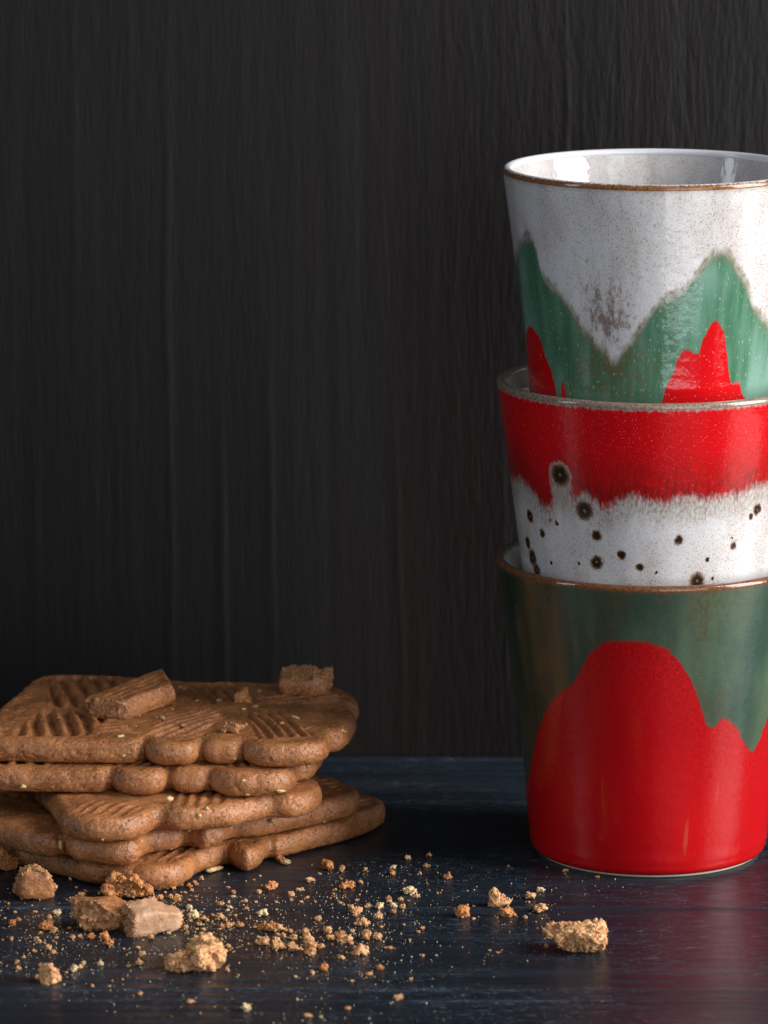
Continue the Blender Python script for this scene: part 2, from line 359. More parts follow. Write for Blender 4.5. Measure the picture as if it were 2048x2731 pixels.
def mat_cup2():
    n = NT('red_band_white_spotted_glaze')
    x, y, z, th, u = cyl(n)
    arc = n.comb(n.mul(th, 0.0385), 0.0, z)
    base, blot = white_glaze(n, 0.75)
    drip = n.add(n.mul(n.sub(n.noise(n.scale(arc, (1, 1, 0.14)), 620, 3, 0.65), 0.5), 0.0050), n.mul(n.sub(n.noise(n.scale(arc, (1, 1, 0.2)), 120, 2), 0.5), 0.004))
    r = n.sub(z, height_curve(n, u, RED2, drip))
    fray = n.noise(n.scale(arc, (1, 1, 0.45)), 1400, 3, 0.65)
    rough_edge = n.ramp(n.math('ABSOLUTE', n.sub(r, -0.0010)), 0.0, 0.0075, a=1.0, b=0.0)
    base = n.mix(n.mul(rough_edge, n.ramp(fray, 0.36, 0.66, a=0.25, b=0.85)), base, (0.20, 0.155, 0.11))
    dark = n.noise(n.scale(arc, (1, 1, 0.3)), 900, 3, 0.7)
    redc = n.mix(n.ramp(n.noise(n.co, 2600, 1), 0.66, 0.74, a=0.0, b=0.5), REDG, (0.62, 0.16, 0.15))
    low = n.ramp(r, 0.0, 0.015, smooth=False, a=1.0, b=0.0)
    redc = n.mix(n.mul(low, n.ramp(dark, 0.36, 0.62, a=0.35, b=1.0)), redc, (0.10, 0.008, 0.006))
    red_m = n.ramp(n.add(r, n.mul(n.sub(fray, 0.5), 0.0040)), -0.0012, 0.0026)
    topj = n.mul(n.sub(n.noise(n.scale(arc, (1, 1, 0.4)), 850, 3, 0.7), 0.5), 0.0030)
    top = n.ramp(n.add(z, topj), 0.0796, 0.0806)
    # spots: nearest spot, distance over radius
    best = None; halo = None; heart = None
    th0, z0 = th, z
    th = n.add(th, n.mul(n.sub(n.noise(arc, 650, 2), 0.5), 0.034))
    z = n.add(z, n.mul(n.sub(n.noise(n.vadd(arc, (3.0, 1.0, 2.0)), 650, 2), 0.5), 0.0013))
    for t, zz_, rr in SPOTS:
        rr *= 1.32
        dx = n.mul(n.sub(th, math.radians(t)), 0.0375 / (rr * MM))
        dz = n.mul(n.sub(z, zz_ * MM), 0.94 / (rr * MM))
        d = n.math('SQRT', n.add(n.mul(dx, dx), n.mul(dz, dz)))
        best = d if best is None else n.math('MINIMUM', best, d)
        if rr > 1.8: heart = d if heart is None else n.math('MINIMUM', heart, d)
        if rr > 3.2:                                             # the big ones drag a pale run below them
            dz2 = n.ramp(n.mul(n.sub(zz_ * MM, z), 1.0 / (rr * MM)), 0.0, 3.0, smooth=False, a=0.0, b=1.0)
            run = n.mul(n.ramp(n.add(n.math('ABSOLUTE', dx), n.mul(n.sub(fray, 0.5), 0.8)), 0.55, 1.15, a=1.0, b=0.0), n.ramp(n.sub(zz_ * MM, z), -0.0005, 0.0005))
            ring = n.ramp(n.add(d, n.mul(n.sub(fray, 0.5), 0.5)), 0.84, 1.08, a=1.0, b=0.0)
            hh = n.math('MAXIMUM', n.mul(run, n.ramp(dz2, 0.55, 0.95, a=1.0, b=0.0)), ring)
            halo = hh if halo is None else n.math('MAXIMUM', halo, hh)
    base = n.mix(n.mul(halo, 0.55), base, (0.27, 0.21, 0.18))
    red_m = n.mul(red_m, n.math('SUBTRACT', 1.0, n.mul(halo, 0.82)))
    base = n.mix(red_m, base, redc)
    grey = n.mix(n.ramp(n.noise(n.scale(n.co, (1, 1, 0.5)), 1300, 3, 0.7), 0.38, 0.70), (0.31, 0.265, 0.24), (0.15, 0.095, 0.065))
    base = n.mix(top, base, grey)
    bj = n.add(best, n.mul(n.sub(n.noise(arc, 1700, 2, 0.7), 0.5), 0.55))
    base = n.mix(n.ramp(bj, 0.60, 1.08, a=1.0, b=0.0), base, (0.12, 0.060, 0.022))
    base = n.mix(n.ramp(bj, 0.40, 0.80, a=1.0, b=0.0), base, (0.022, 0.010, 0.005))
    base = n.mix(n.mul(n.ramp(heart, 0.06, 0.20, a=1.0, b=0.0), 0.6), base, (0.26, 0.18, 0.13))
    dimple = n.mul(n.ramp(best, 0.0, 0.9), 0.8)
    return n.done(base, 0.11, orange_peel(n, dimple), spec=0.55)
def mat_cup1():
    n = NT('green_glaze_red_mound')
    x, y, z, th, u = cyl(n)
    arc = n.comb(n.mul(th, 0.0375), 0.0, z)
    j = n.mul(n.sub(n.noise(arc, 260, 4, 0.65), 0.5), 0.0030)
    r = n.sub(height_curve(n, u, RED1, j), z)
    big = n.noise(n.scale(arc, (1, 1, 0.35)), 48, 3, 0.55)
    fine = n.noise(n.scale(arc, (1, 1, 0.6)), 900, 3, 0.7)
    green = n.mix(n.ramp(big, 0.38, 0.62), (0.024, 0.050, 0.036), (0.060, 0.092, 0.058))
    brown = n.mul(n.ramp(n.noise(n.scale(arc, (1, 1, 0.45)), 60, 4, 0.6), 0.42, 0.62), n.ramp(fine, 0.38, 0.62, a=0.30, b=1.0))
    green = n.mix(n.mul(brown, 0.9), green, (0.060, 0.045, 0.024))
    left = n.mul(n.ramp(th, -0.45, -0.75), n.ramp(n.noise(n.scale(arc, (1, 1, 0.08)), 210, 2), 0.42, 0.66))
    green = n.mix(n.ramp(th, -0.15, -0.85, a=0.0, b=0.75), green, (0.016, 0.022, 0.014))  # shading of the cup's left side, painted into the green
    green = n.mix(n.mul(left, 0.6), green, (0.075, 0.055, 0.022))  # brown-gold reflection streaks, painted as colour on the left side
    green = n.mix(n.mul(n.ramp(n.noise(arc, 2100, 1), 0.66, 0.74), 0.3), green, (0.16, 0.25, 0.17))
    vein = n.noise(n.scale(arc, (1, 1, 0.8)), 1300, 5, 0.75)
    up = n.ramp(r, 0.0, 0.042, a=1.0, b=0.0)
    red = n.mix(n.mul(up, n.ramp(vein, 0.40, 0.66, a=0.0, b=0.8)), REDG, (0.095, 0.006, 0.006))
    red = n.mix(n.ramp(r, 0.0, 0.0016, a=0.75, b=0.0), red, (0.20, 0.012, 0.006))
    pool = n.noise(n.scale(arc, (1, 1, 0.6)), 42, 3, 0.6)
    red = n.mix(n.ramp(pool, 0.36, 0.70, a=0.0, b=0.25), red, (0.24, 0.002, 0.004))
    red = n.mix(n.mul(n.ramp(n.noise(arc, 1700, 2), 0.55, 0.72), 0.35), red, (0.14, 0.002, 0.003))
    mark = n.noise(n.scale(arc, (1, 1, 0.14)), 170, 1)
    red = n.mix(n.mul(n.ramp(mark, 0.74, 0.80), 0.25), red, (0.50, 0.16, 0.08))
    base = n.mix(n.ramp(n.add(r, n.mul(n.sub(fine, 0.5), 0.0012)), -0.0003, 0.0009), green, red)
    top = n.ramp(n.add(z, n.mul(n.sub(fine, 0.5), 0.003)), 0.0792, 0.0818)
    base = n.mix(n.mul(top, 0.9), base, (0.11, 0.055, 0.030))
    return n.done(base, n.ramp(r, -0.001, 0.001, a=0.15, b=0.19), orange_peel(n), spec=0.5)
def mat_inside():
    n = NT('pale_inner_glaze')
    base, blot = white_glaze(n, 0.6)
    return n.done(base, 0.09, orange_peel(n), spec=0.5)
def mat_rim(name, c_out, c_in, lo, hi):
    n = NT(name)
    x, y, z = n.sep(n.co)[:3]
    rad = n.math('SQRT', n.add(n.mul(x, x), n.mul(y, y)))
    sp = n.noise(n.co, 1500, 3, 0.7)
    f = n.ramp(n.add(rad, n.mul(n.sub(sp, 0.5), 0.0016)), lo, hi)
    c = n.mix(n.ramp(sp, 0.40, 0.66), c_out, tuple(v * 0.45 for v in c_out))
    return n.done(n.mix(f, c_in, c), 0.14, orange_peel(n), spec=0.5)
M_INSIDE = mat_inside()
M_FOOT = plain('unglazed_cream_clay', (0.62, 0.56, 0.46), 0.75)

def inner_profile(sc, nested):
    if nested:   # a cup stands inside: the wall thickens downwards so that its foot is carried
        d = [(1.1, 39.75), (5, 37.2), (14, 34.2), (22, 31.6), (24.6, 30.3), (26, 29.4), (45, 28.6), (70, 26), (75, 20), (76, 0)]
    else:
        d = [(1.1, 39.75), (8, 38.0), (20, 35.6), (40, 33.0), (60, 30.6), (70, 28), (75, 22), (76, 0)]
    out = []
    for (a, ra), (b, rb) in zip(d, d[1:]):
        for t in np.linspace(0, 1, 6, endpoint=False): out.append(((ra + (rb - ra) * t) * sc, HC - (a + (b - a) * t)))
    out.append((0.0, HC - d[-1][0]))
    return out
def make_cup(label, z0, sc, mat, rim_mat, nested, rz, tilt):
    root = thing('cup', label, 'cup', (AXIS_X, 0, z0 * MM), 0.0, 'stacked cups')
    root.rotation_euler = (tilt[0], tilt[1], 0)
    zs = np.concatenate([np.linspace(1.0, 3.5, 8), np.linspace(4.2, HC - 1.1, 70)])
    zs = zs[zs > 0.9]
    r = smooth_interp(zs, PROF) * sc
    for i, q in enumerate(zs):
        if q < 3.6: r[i] = (30.4 + 1.75 * math.sqrt(max(0.0, 1 - ((3.6 - q) / 2.7) ** 2))) * sc
    prof = [(29.6 * sc, 0.95)] + [(a, b) for a, b in zip(r, zs)]
    ph = z0 * 0.7
    wob = lambda a, z: 0.0016 * math.sin(2 * a + ph) + 0.0009 * math.sin(3 * a + ph * 2 + z * 0.05)
    lathe('body', prof, mat, root, wob=wob)
    lathe('inside', inner_profile(sc, nested), M_INSIDE, root, wob=wob)
    Ro = float(smooth_interp([HC - 1.5], PROF)[0]) * sc
    rc, mr = Ro - 1.12, 1.18
    ring = [(rc + mr * math.cos(t), HC - 1.18 + mr * math.sin(t)) for t in np.linspace(-0.6, math.pi + 0.6, 22)]
    lathe('rim', ring, rim_mat, root, wob=wob)
    lathe('foot_ring', [(26.5 * sc, 1.4), (27.2 * sc, 0.0), (29.4 * sc, 0.0), (30.0 * sc, 0.35), (30.0 * sc, 1.2)], M_FOOT, root)
    lathe('base', [(0.0, 1.3), (27.0 * sc, 1.3)], M_FOOT, root)
    return root
RIM_BROWN = (0.235, 0.105, 0.040)
make_cup('dark green and brown cup with a large red mound, lowest of the stack', 0.0, 1.0, mat_cup1(),
         mat_rim('brown_rim_glaze', (0.17, 0.070, 0.030), (0.085, 0.065, 0.055), 0.0404, 0.0411), True, 0, (0, 0))
make_cup('red banded cup with dark brown spots on its white lower half', 48.5, 1.0, mat_cup2(),
         mat_rim('grey_brown_rim_glaze', (0.25, 0.180, 0.135), (0.24, 0.20, 0.175), 0.0400, 0.0408), True, 0, (0.0, 0.0))
make_cup('white speckled cup with green peaks and red tips at its base, topmost of the stack', 105.5, 0.97, mat_cup3(),
         mat_rim('thin_brown_rim_glaze', RIM_BROWN, (0.60, 0.60, 0.64), 0.0398, 0.0404), False, 0, (0, 0))

# ------------------------------------------------------------------ cookies
def mat_cookie(name):
    n = NT(name)
    a = n.noise(n.co, 110, 4, 0.65)
    b = n.noise(n.co, 1100, 3, 0.7)
    c = n.noise(n.co, 2700, 2, 0.6)
    base = n.mix(n.ramp(a, 0.35, 0.68), (0.225, 0.080, 0.026), (0.420, 0.165, 0.058))
    base = n.mix(n.mul(n.ramp(b, 0.47, 0.70), 0.55), base, (0.54, 0.225, 0.085))
    base = n.mix(n.mul(n.ramp(c, 0.60, 0.70), 0.55), base, (0.66, 0.40, 0.22))
    base = n.mix(n.ramp(n.noise(n.co, 1500, 1), 0.70, 0.75, a=0.0, b=0.6), base, (0.060, 0.022, 0.010))
    # pale fresh break where the piece was snapped, from the modelled 'crumb' mask
    cr = n.attr('crumb')
    fresh = n.mix(n.ramp(n.noise(n.co, 700, 3, 0.6), 0.35, 0.68), (0.34, 0.140, 0.055), (0.62, 0.33, 0.145))
    base = n.mix(cr, base, fresh)
    pit = n.ramp(n.noise(n.co, 1300, 2, 0.6), 0.60, 0.73, a=0.0, b=-1.1)
    h = n.add(n.add(n.mul(b, 0.45), n.mul(c, 0.40)), pit)
    rough = n.add(n.ramp(b, 0.3, 0.7, a=0.27, b=0.46), n.mul(cr, 0.3))
    return n.done(base, rough, n.bump(h, 0.0005, 0.8), spec=0.5, sss=0.06)
M_COOKIE = mat_cookie('speculaas')
def mat_shard():
    n = NT('pale_baked_crust')
    a = n.noise(n.co, 260, 4, 0.65); b = n.noise(n.co, 1200, 3, 0.65)
    base = n.mix(n.ramp(a, 0.35, 0.68), (0.47, 0.245, 0.135), (0.62, 0.38, 0.235))
    base = n.mix(n.attr('crumb'), base, n.mix(n.ramp(b, 0.35, 0.65), (0.30, 0.125, 0.05), (0.60, 0.33, 0.15)))
    return n.done(base, 0.5, n.bump(n.add(a, n.mul(b, 0.6)), 0.0004, 0.8), spec=0.45, sss=0.06)
M_SHARD = mat_shard()
def mat_crumb(name, c0, c1):
    n = NT(name)
    a = n.noise(n.co, 700, 3, 0.65)
    base = n.mix(n.ramp(a, 0.32, 0.70), c0, c1)
    base = n.mix(n.mul(n.rnd(), 0.35), base, c1)
    pore = n.noise(n.co, 1300, 2, 0.6)
    base = n.mix(n.ramp(pore, 0.58, 0.70, a=0.0, b=0.6), base, tuple(v * 0.35 for v in c0))
    h = n.sub(n.noise(n.co, 1500, 3, 0.65), n.mul(n.ramp(pore, 0.52, 0.70), 1.2))
    return n.done(base, 0.62, n.bump(h, 0.0003, 0.9), spec=0.3, sss=0.08)
M_CR = [mat_crumb('golden_crumb', (0.47, 0.200, 0.086), (0.79, 0.46, 0.222)),
        mat_crumb('brown_crumb', (0.37, 0.120, 0.038), (0.66, 0.30, 0.105)),
        mat_crumb('pale_crumb', (0.60, 0.40, 0.20), (0.80, 0.62, 0.37))]
M_ALMOND = mat_crumb('almond', (0.62, 0.40, 0.16), (0.76, 0.56, 0.27))

def catmull(pts, sub=6):
    P = np.array(pts, float); n = len(P); out = []
    for i in range(n):
        p0, p1, p2, p3 = P[i-1], P[i], P[(i+1) % n], P[(i+2) % n]
        for k in range(sub):
            t = k / sub
            out.append(0.5 * (2*p1 + (p2-p0)*t + (2*p0-5*p1+4*p2-p3)*t*t + (3*p1-p0-3*p2+p3)*t**3))
    return np.array(out)
def sdf(P, poly):
    """signed distance (positive inside) and nearest outline point"""
    A = poly; B = np.roll(poly, -1, 0); best = np.full(len(P), 1e9); near = np.zeros_like(P); inside = np.zeros(len(P), bool)
    for a, b in zip(A, B):
        ab = b - a; L = ab @ ab
        if L < 1e-12: continue
        t = np.clip(((P - a) @ ab) / L, 0, 1); q = a + t[:, None] * ab; d = ((P - q) ** 2).sum(1)
        m = d < best; best[m] = d[m]; near[m] = q[m]
        c = (a[1] > P[:, 1]) != (b[1] > P[:, 1])
        if c.any():
            xi = a[0] + (P[:, 1] - a[1]) / (b[1] - a[1] if b[1] != a[1] else 1e-12) * ab[0]
            inside ^= c & (P[:, 0] < xi)
    d = np.sqrt(best)
    return np.where(inside, d, -d), near
def sst(e0, e1, x):
    t = np.clip((x - e0) / (e1 - e0), 0, 1); return t * t * (3 - 2 * t)
def vnoise(P, s, seed=0.0):
    """smooth value noise, numpy, P (N,2) or (N,3)"""
    P = np.asarray(P) * s + seed * 17.31
    if P.shape[1] == 2: P = np.c_[P, np.zeros(len(P))]
    I = np.floor(P).astype(np.int64); Fr = P - I; Fr = Fr * Fr * (3 - 2 * Fr); out = np.zeros(len(P))
    for dx in (0, 1):
        for dy in (0, 1):
            for dz in (0, 1):
                h = ((I[:, 0] + dx) * 73856093 ^ (I[:, 1] + dy) * 19349663 ^ (I[:, 2] + dz) * 83492791) & 0x7fffffff
                h = (h * 1103515245 + 12345) & 0x7fffffff; h = (h ^ (h >> 13)) * 1274126177 & 0x7fffffff
                w = np.where(dx, Fr[:, 0], 1-Fr[:, 0]) * np.where(dy, Fr[:, 1], 1-Fr[:, 1]) * np.where(dz, Fr[:, 2], 1-Fr[:, 2])
                out += w * (h / 0x7fffffff)
    return out * 2 - 1
def remesh(me, voxel):
    o = bpy.data.objects.new('tmp', me); col.objects.link(o)
    m = o.modifiers.new('r', 'REMESH'); m.mode = 'VOXEL'; m.voxel_size = voxel; m.use_smooth_shade = True
    m2 = o.modifiers.new('s', 'SMOOTH'); m2.factor = 0.5; m2.iterations = 1
    dg = bpy.context.evaluated_depsgraph_get(); dg.update()
    out = bpy.data.meshes.new_from_object(o.evaluated_get(dg))
    bpy.data.objects.remove(o); bpy.data.meshes.remove(me)
    return out
def get_co(me):
    a = np.empty(len(me.vertices) * 3); me.vertices.foreach_get('co', a); return a.reshape(-1, 3)
def get_no(me):
    a = np.empty(len(me.vertices) * 3); me.vertices.foreach_get('normal', a); return a.reshape(-1, 3)
def set_co(me, V):
    me.vertices.foreach_set('co', np.ascontiguousarray(V).ravel()); me.update()
def set_attr(me, name, val):
    at = me.attributes.new(name, 'FLOAT', 'POINT'); at.data.foreach_set('value', np.asarray(val, np.float32))

ICO = None
def add_granules(me, count, lo, hi, seed, where=None, amount=(0.5, 1.0)):
    """stud a torn surface with real grains of crumb, joined into the same mesh"""
    global ICO
    if ICO is None:
        bm = bmesh.new(); bmesh.ops.create_icosphere(bm, subdivisions=1, radius=1.0)
        bm.verts.ensure_lookup_table()
        ICO = (np.array([v.co[:] for v in bm.verts]), np.array([[v.index for v in f.verts] for f in bm.faces])); bm.free()
    me.calc_loop_triangles(); T = np.empty(len(me.loop_triangles) * 3, np.int32); me.loop_triangles.foreach_get('vertices', T); T = T.reshape(-1, 3)
    V = get_co(me) / MM; cr = np.empty(len(V), np.float32); me.attributes['crumb'].data.foreach_get('value', cr)
    rs = np.random.RandomState(seed); ok = np.nonzero((cr > 0.3) if where is None else where(V, cr))[0]
    if len(ok) == 0: return me
    pick = rs.choice(ok, count); Vs, Fs, Cs = [V], [T], [cr]; base = len(V)
    zmin = V[:, 2].min()
    for q in pick:
        r = lo + (hi - lo) * rs.rand() ** 2
        g = ICO[0] * r * rs.uniform(0.6, 1.25, 3) * (1 + 0.3 * rs.uniform(-1, 1, (len(ICO[0]), 1))) + V[q]
        g[:, 2] = np.maximum(g[:, 2], zmin)
        Vs.append(g); Fs.append(ICO[1] + base); Cs.append(np.full(len(g), rs.uniform(*amount))); base += len(g)
    out = from_np(me.name, np.concatenate(Vs) * MM, np.concatenate(Fs)); set_attr(out, 'crumb', np.concatenate(Cs))
    return out
# hatched sails of the pressed windmill pattern: polygon, ridge direction, ridge spacing, depth   (mm)
SAILS = [([(-100, -17), (-80, -17), (-72, 12), (-94, 12)], (-3, 22), 4.6, 2.3),
         ([(-93, 16), (-69, 16), (-74, 54), (-95, 53)], (-4, 22), 4.6, 2.5),
         ([(-64.5, -18), (-59.5, 9), (-47, 14), (-42.5, 3), (-49.6, -19)], (12, 18), 3.0, 1.5),
         ([(-60, 47), (-41, 46), (-39.5, 31), (-46.5, 18)], (-8, 27), 3.4, 1.6),
         ([(-39, 7), (-29, 12.5), (-18, -17), (-34, -21)], (8, -31), 3.0, 1.5),
         ([(-37, 25), (-28, 34), (-12.5, 33), (-12.5, 20), (-36, 17.0)], (21, 12), 3.6, 1.5),
         ([(-77, -14), (-67.5, -15), (-66, -6), (-76, -4)], (1, 0.15), 3.4, 1.3)]
def ridge_relief(P, sails, extra=None):
    h = np.zeros(len(P))
    for poly, dr, per, dep in sails:
        d, _ = sdf(P, np.array(poly, float)); m = sst(-0.4, 1.4, d)
        if not m.any(): continue
        nrm = np.array((-dr[1], dr[0]), float); nrm /= np.linalg.norm(nrm)
        s = P @ nrm + 0.22 * vnoise(P, 0.10, per)
        wave = sst(-0.45, 0.75, np.cos(2 * math.pi * s / per))
        h += m * dep * (0.72 * wave - 0.50)
    return h
def cookie_mesh(outline, T, seed, sails=(), studs=None, R=3.0, res=0.55, voxel=0.52, sub=6, break_dirs=()):
    poly = catmull(outline, sub)
    lo, hi = poly.min(0) - 1.5, poly.max(0) + 1.5
    gx = np.arange(lo[0], hi[0], res); gy = np.arange(lo[1], hi[1], res); nx, ny = len(gx), len(gy)
    G = np.array(np.meshgrid(gx, gy, indexing='ij')).reshape(2, -1).T
    d, near = sdf(G, poly); ins = d > 0
    cell = ins.reshape(nx, ny); keep = cell[:-1, :-1] | cell[1:, :-1] | cell[:-1, 1:] | cell[1:, 1:]
    out = ~ins; P = G.copy(); P[out] = near[out]; dd = np.maximum(d, 0)
    zc = 0.44 * T
    f = np.clip(1 - (1 - np.minimum(dd / R, 1)) ** 2.4, 0, 1) ** (1 / 2.3); fb = np.sqrt(np.clip(1 - (1 - np.minimum(dd / min(R, 3.0), 1)) ** 2, 0, 1))
    top = zc + (T - (0.6 if T > 7 else 0.2) - zc) * f + sst(2.0, 4.0, dd) * ridge_relief(P, sails) + (0.3 * sst(4, 10, dd) if T > 7 else 0.0)
    if studs is not None:
        ds, _ = sdf(P, np.array(studs, float)); m = sst(-0.5, 1.5, ds)
        top += m * (0.55 * np.maximum(0, vnoise(P, 0.55, 3.3)) - 0.35)
    top += sst(0, 3, dd) * (0.30 * vnoise(P, 0.10, seed) + 0.12 * vnoise(P, 0.35, seed + 1))
    bot = zc * (1 - fb)
    top[out] = zc; bot[out] = zc
    idt = np.full(nx * ny, -1); used = np.zeros((nx, ny), bool)
    for a in (slice(0, -1), slice(1, None)):
        for b in (slice(0, -1), slice(1, None)): used[a, b] |= keep
    used = used.ravel(); ids = np.nonzero(used)[0]; idt[ids] = np.arange(len(ids)); k = len(ids)
    idb = np.full(nx * ny, -1); inn = ids[ins[ids]]; idb[ids] = idt[ids]; idb[inn] = k + np.arange(len(inn))
    V = np.r_[np.c_[P[ids], top[ids]], np.c_[P[inn], bot[inn]]] * MM
    I, J = np.nonzero(keep); a = I*ny+J; b = (I+1)*ny+J; c = (I+1)*ny+J+1; e = I*ny+J+1
    F = np.r_[np.c_[idt[a], idt[b], idt[c], idt[e]], np.c_[idb[e], idb[c], idb[b], idb[a]]]
    me = remesh(from_np('cookie', V, F), voxel * MM)
    V = get_co(me) / MM; N = get_no(me)
    disp = 0.13 * vnoise(V, 0.40, seed) + 0.06 * vnoise(V, 1.0, seed + 2) + 0.06 * vnoise(V, 1.9, seed + 5) - 0.25 * np.maximum(0, vnoise(V, 0.9, seed + 7) - 0.45)
    crack = np.abs(vnoise(V, 0.22, seed + 31) + 0.4 * vnoise(V, 0.7, seed + 32)); disp -= 0.35 * sst(0.07, 0.0, crack)
    side = sst(0.9, 0.4, np.abs(N[:, 2]))
    disp += side * 0.16 * vnoise(V, 0.28, seed + 9)
    crumb = np.zeros(len(V))
    low = sst(1.5, 0.5, V[:, 2]) * side                      # ragged paler crust at the bottom edge
    disp += low * 0.35 * vnoise(V, 0.9, seed + 11)
    crumb = low * np.clip(0.5 + 0.8 * vnoise(V, 0.7, seed + 13), 0, 1)
    for bd in break_dirs:                                    # snapped faces: porous and rough
        f = sst(0.45, 0.75, N @ np.array(bd, float))
        disp += f * (0.7 * vnoise(V, 0.5, seed + 21) + 0.5 * vnoise(V, 1.1, seed + 22) - 1.3 * np.maximum(0, vnoise(V, 0.6, seed + 23)))
        crumb = np.maximum(crumb, f * 0.55)
    V = V + N * disp[:, None]
    set_co(me, V * MM); set_attr(me, 'crumb', crumb)
    return me
OUT_A = [(-112, -17), (-103, -20.5), (-83, -22.2), (-68.5, -22.8), (-65.6, -21.6), (-64.6, -19.4), (-63.6, -21.6), (-60.5, -24.6), (-56.5, -25.3), (-52, -24.6), (-49.8, -21.8), (-49.0, -19.8), (-48.0, -21.6), (-45.5, -23.0),
         (-41, -23.2), (-39.0, -22.0), (-38.2, -20.2), (-37.2, -22.4), (-34.5, -25.6), (-30, -26.8), (-22.5, -26.0), (-17, -23), (-14.6, -17.5), (-13.9, -11), (-10.5, -8), (-7.7, 6), (-7.9, 13.5), (-9.0, 16.5), (-6.8, 24.8),
         (-8.2, 33.6), (-12.3, 42), (-16, 45.5), (-30, 47.5), (-56, 50), (-61, 53), (-85, 57), (-95, 57), (-99, 53), (-101.5, 42), (-106, 20), (-111, -6)]
OUT_C = [(-86.5, -36), (-84.8, -44), (-77, -49), (-68, -48.5), (-62.2, -43), (-60, -37.5), (-53.4, -38.5), (-41.5, -35), (-34, -28.5), (-30.6, -25.2), (-24, -25), (-18, -19), (-16.6, -11), (-19, -5), (-26, 0), (-34, 15),
         (-50, 35), (-80, 25), (-95, 0), (-90, -22)]
OUT_D = [(-115, -15), (-103, -26), (-95.6, -34.5), (-88, -38.5), (-85.3, -36), (-82, -41.5), (-73, -46), (-66, -45), (-63.4, -38.5), (-61, -33.5), (-55, -30.5), (-52.7, -27), (-47.5, -30), (-43.2, -25.5), (-41, -19),
         (-32.5, -16), (-19.7, -6), (-9, 4), (-6.6, 11), (-8, 17), (-11, 22), (-17, 29), (-23, 34), (-45, 47), (-80, 40), (-105, 20), (-115, 0)]
OUT_E = [(-118, -8), (-103, -18), (-95, -23), (-86, -31), (-76, -39.5), (-64, -44.5), (-55, -42.5), (-51, -35), (-49.5, -28.5), (-44, -22), (-42.3, -19), (-40.5, -23), (-36.7, -26.3), (-33, -21.5), (-31.2, -13), (-28.2, -12.3),
         (-20, -4), (-7, 9.5), (-1, 20), (0.5, 27), (-2, 33), (-7, 37), (-20, 44), (-45, 52), (-80, 40), (-105, 20), (-118, 2)]
STUDS = [(-112, -14), (-101, -18), (-97, 20), (-95, 54), (-101, 42)]
HATCH_C = [([(-84, -43), (-79, -30), (-61, -38), (-66, -47)], (4, 10), 2.9, 0.9), ([(-58, -36), (-40, -34), (-44, -10), (-56, -14)], (1, 9), 3.2, 0.9)]
HATCH_D = [([(-21, 14), (-12, 10), (-12, 18), (-22, 28)], (10, 9), 3.4, 1.2), ([(-82, -40), (-66, -42), (-66, -20), (-84, -20)], (1, 9), 3.4, 0.8)]
HATCH_E = [([(-60, -38), (-49.5, -33), (-46, -18), (-62, -20)], (4, 10), 3.0, 1.3), ([(-12, 21), (-4, 18), (-3, 27), (-14, 33)], (10, 9), 3.6, 1.2)]
def shift(p, dx, dy): return [(x + dx, y + dy) for x, y in p]
def flake(parent, x, y, z, l, w, t, rot, seed):
    """a sliver of almond baked into the dough"""
    rng = random.Random(seed); V = []; F = []; n = 9; J = [rng.uniform(0.55, 1.25) for _ in range(n)]
    for s in (-1, 1):
        for k in range(n):
            a = 2 * math.pi * k / n; j = J[k] * (0.8 if s > 0 else 1.0)
            V.append((l / 2 * math.cos(a) * j * MM, w / 2 * math.sin(a) * j * MM, s * t / 2 * MM))
    for k in range(n): F.append((k, (k + 1) % n, n + (k + 1) % n, n + k))
    F.append(tuple(range(n - 1, -1, -1))); F.append(tuple(range(n, 2 * n)))
    o = mesh_obj('almond_flake', from_np('almond_flake', V, F), M_ALMOND, parent)
    o.location = (x * MM, y * MM, z * MM); o.rotation_euler = rot
    return o
TH = 7.45
COOKIES = [(OUT_E, 0.0, 5.0, HATCH_E, None, 'brown spiced cookie lying flat on the table, bottom of the stack'),
           (OUT_D, 7.3, 4.0, HATCH_D, None, 'brown spiced cookie with an almond sliver on its edge, second lowest of the stack'),
           (OUT_C, 14.6, 3.0, HATCH_C, None, 'brown spiced cookie with a ridged corner jutting forward, middle of the stack'),
           (shift(OUT_A, -8.6, -3.5), 21.9, 2.0, [(shift(p, -8.6, -3.5), d, s, h) for p, d, s, h in SAILS], None, 'scalloped brown spiced cookie directly beneath the top cookie of the stack'),
           (OUT_A, 29.1, 1.0, SAILS, STUDS, 'brown windmill pattern spiced cookie on top of the stack, with broken pieces on it')]
cookie_roots = []
for out, z, sd, sails, studs, lab in COOKIES:
    me = cookie_mesh(out, TH, sd, sails, studs, **(dict(res=0.42, voxel=0.40) if studs else {}))
    c = np.array(out).mean(0)
    me = add_granules(me, 170, 0.12, 0.42, int(sd * 7), lambda V, cr: (cr > 0.25) & (V[:, 2] < 1.8), (0.5, 1.0))
    V = get_co(me); V[:, 0] -= c[0] * MM; V[:, 1] -= c[1] * MM; set_co(me, V)
    root = thing('cookie', lab, 'cookie', (c[0] * MM, c[1] * MM, z * MM), 0, 'stacked spiced cookies')
    mesh_obj('dough', me, M_COOKIE, root)
    cookie_roots.append((root, c))
def add_flakes(i, lst):
    r, c = cookie_roots[i]
    for k, (x, y, z, l, w, t, rot) in enumerate(lst): flake(r, x - c[0], y - c[1], z, l, w, t, rot, i * 31 + k)
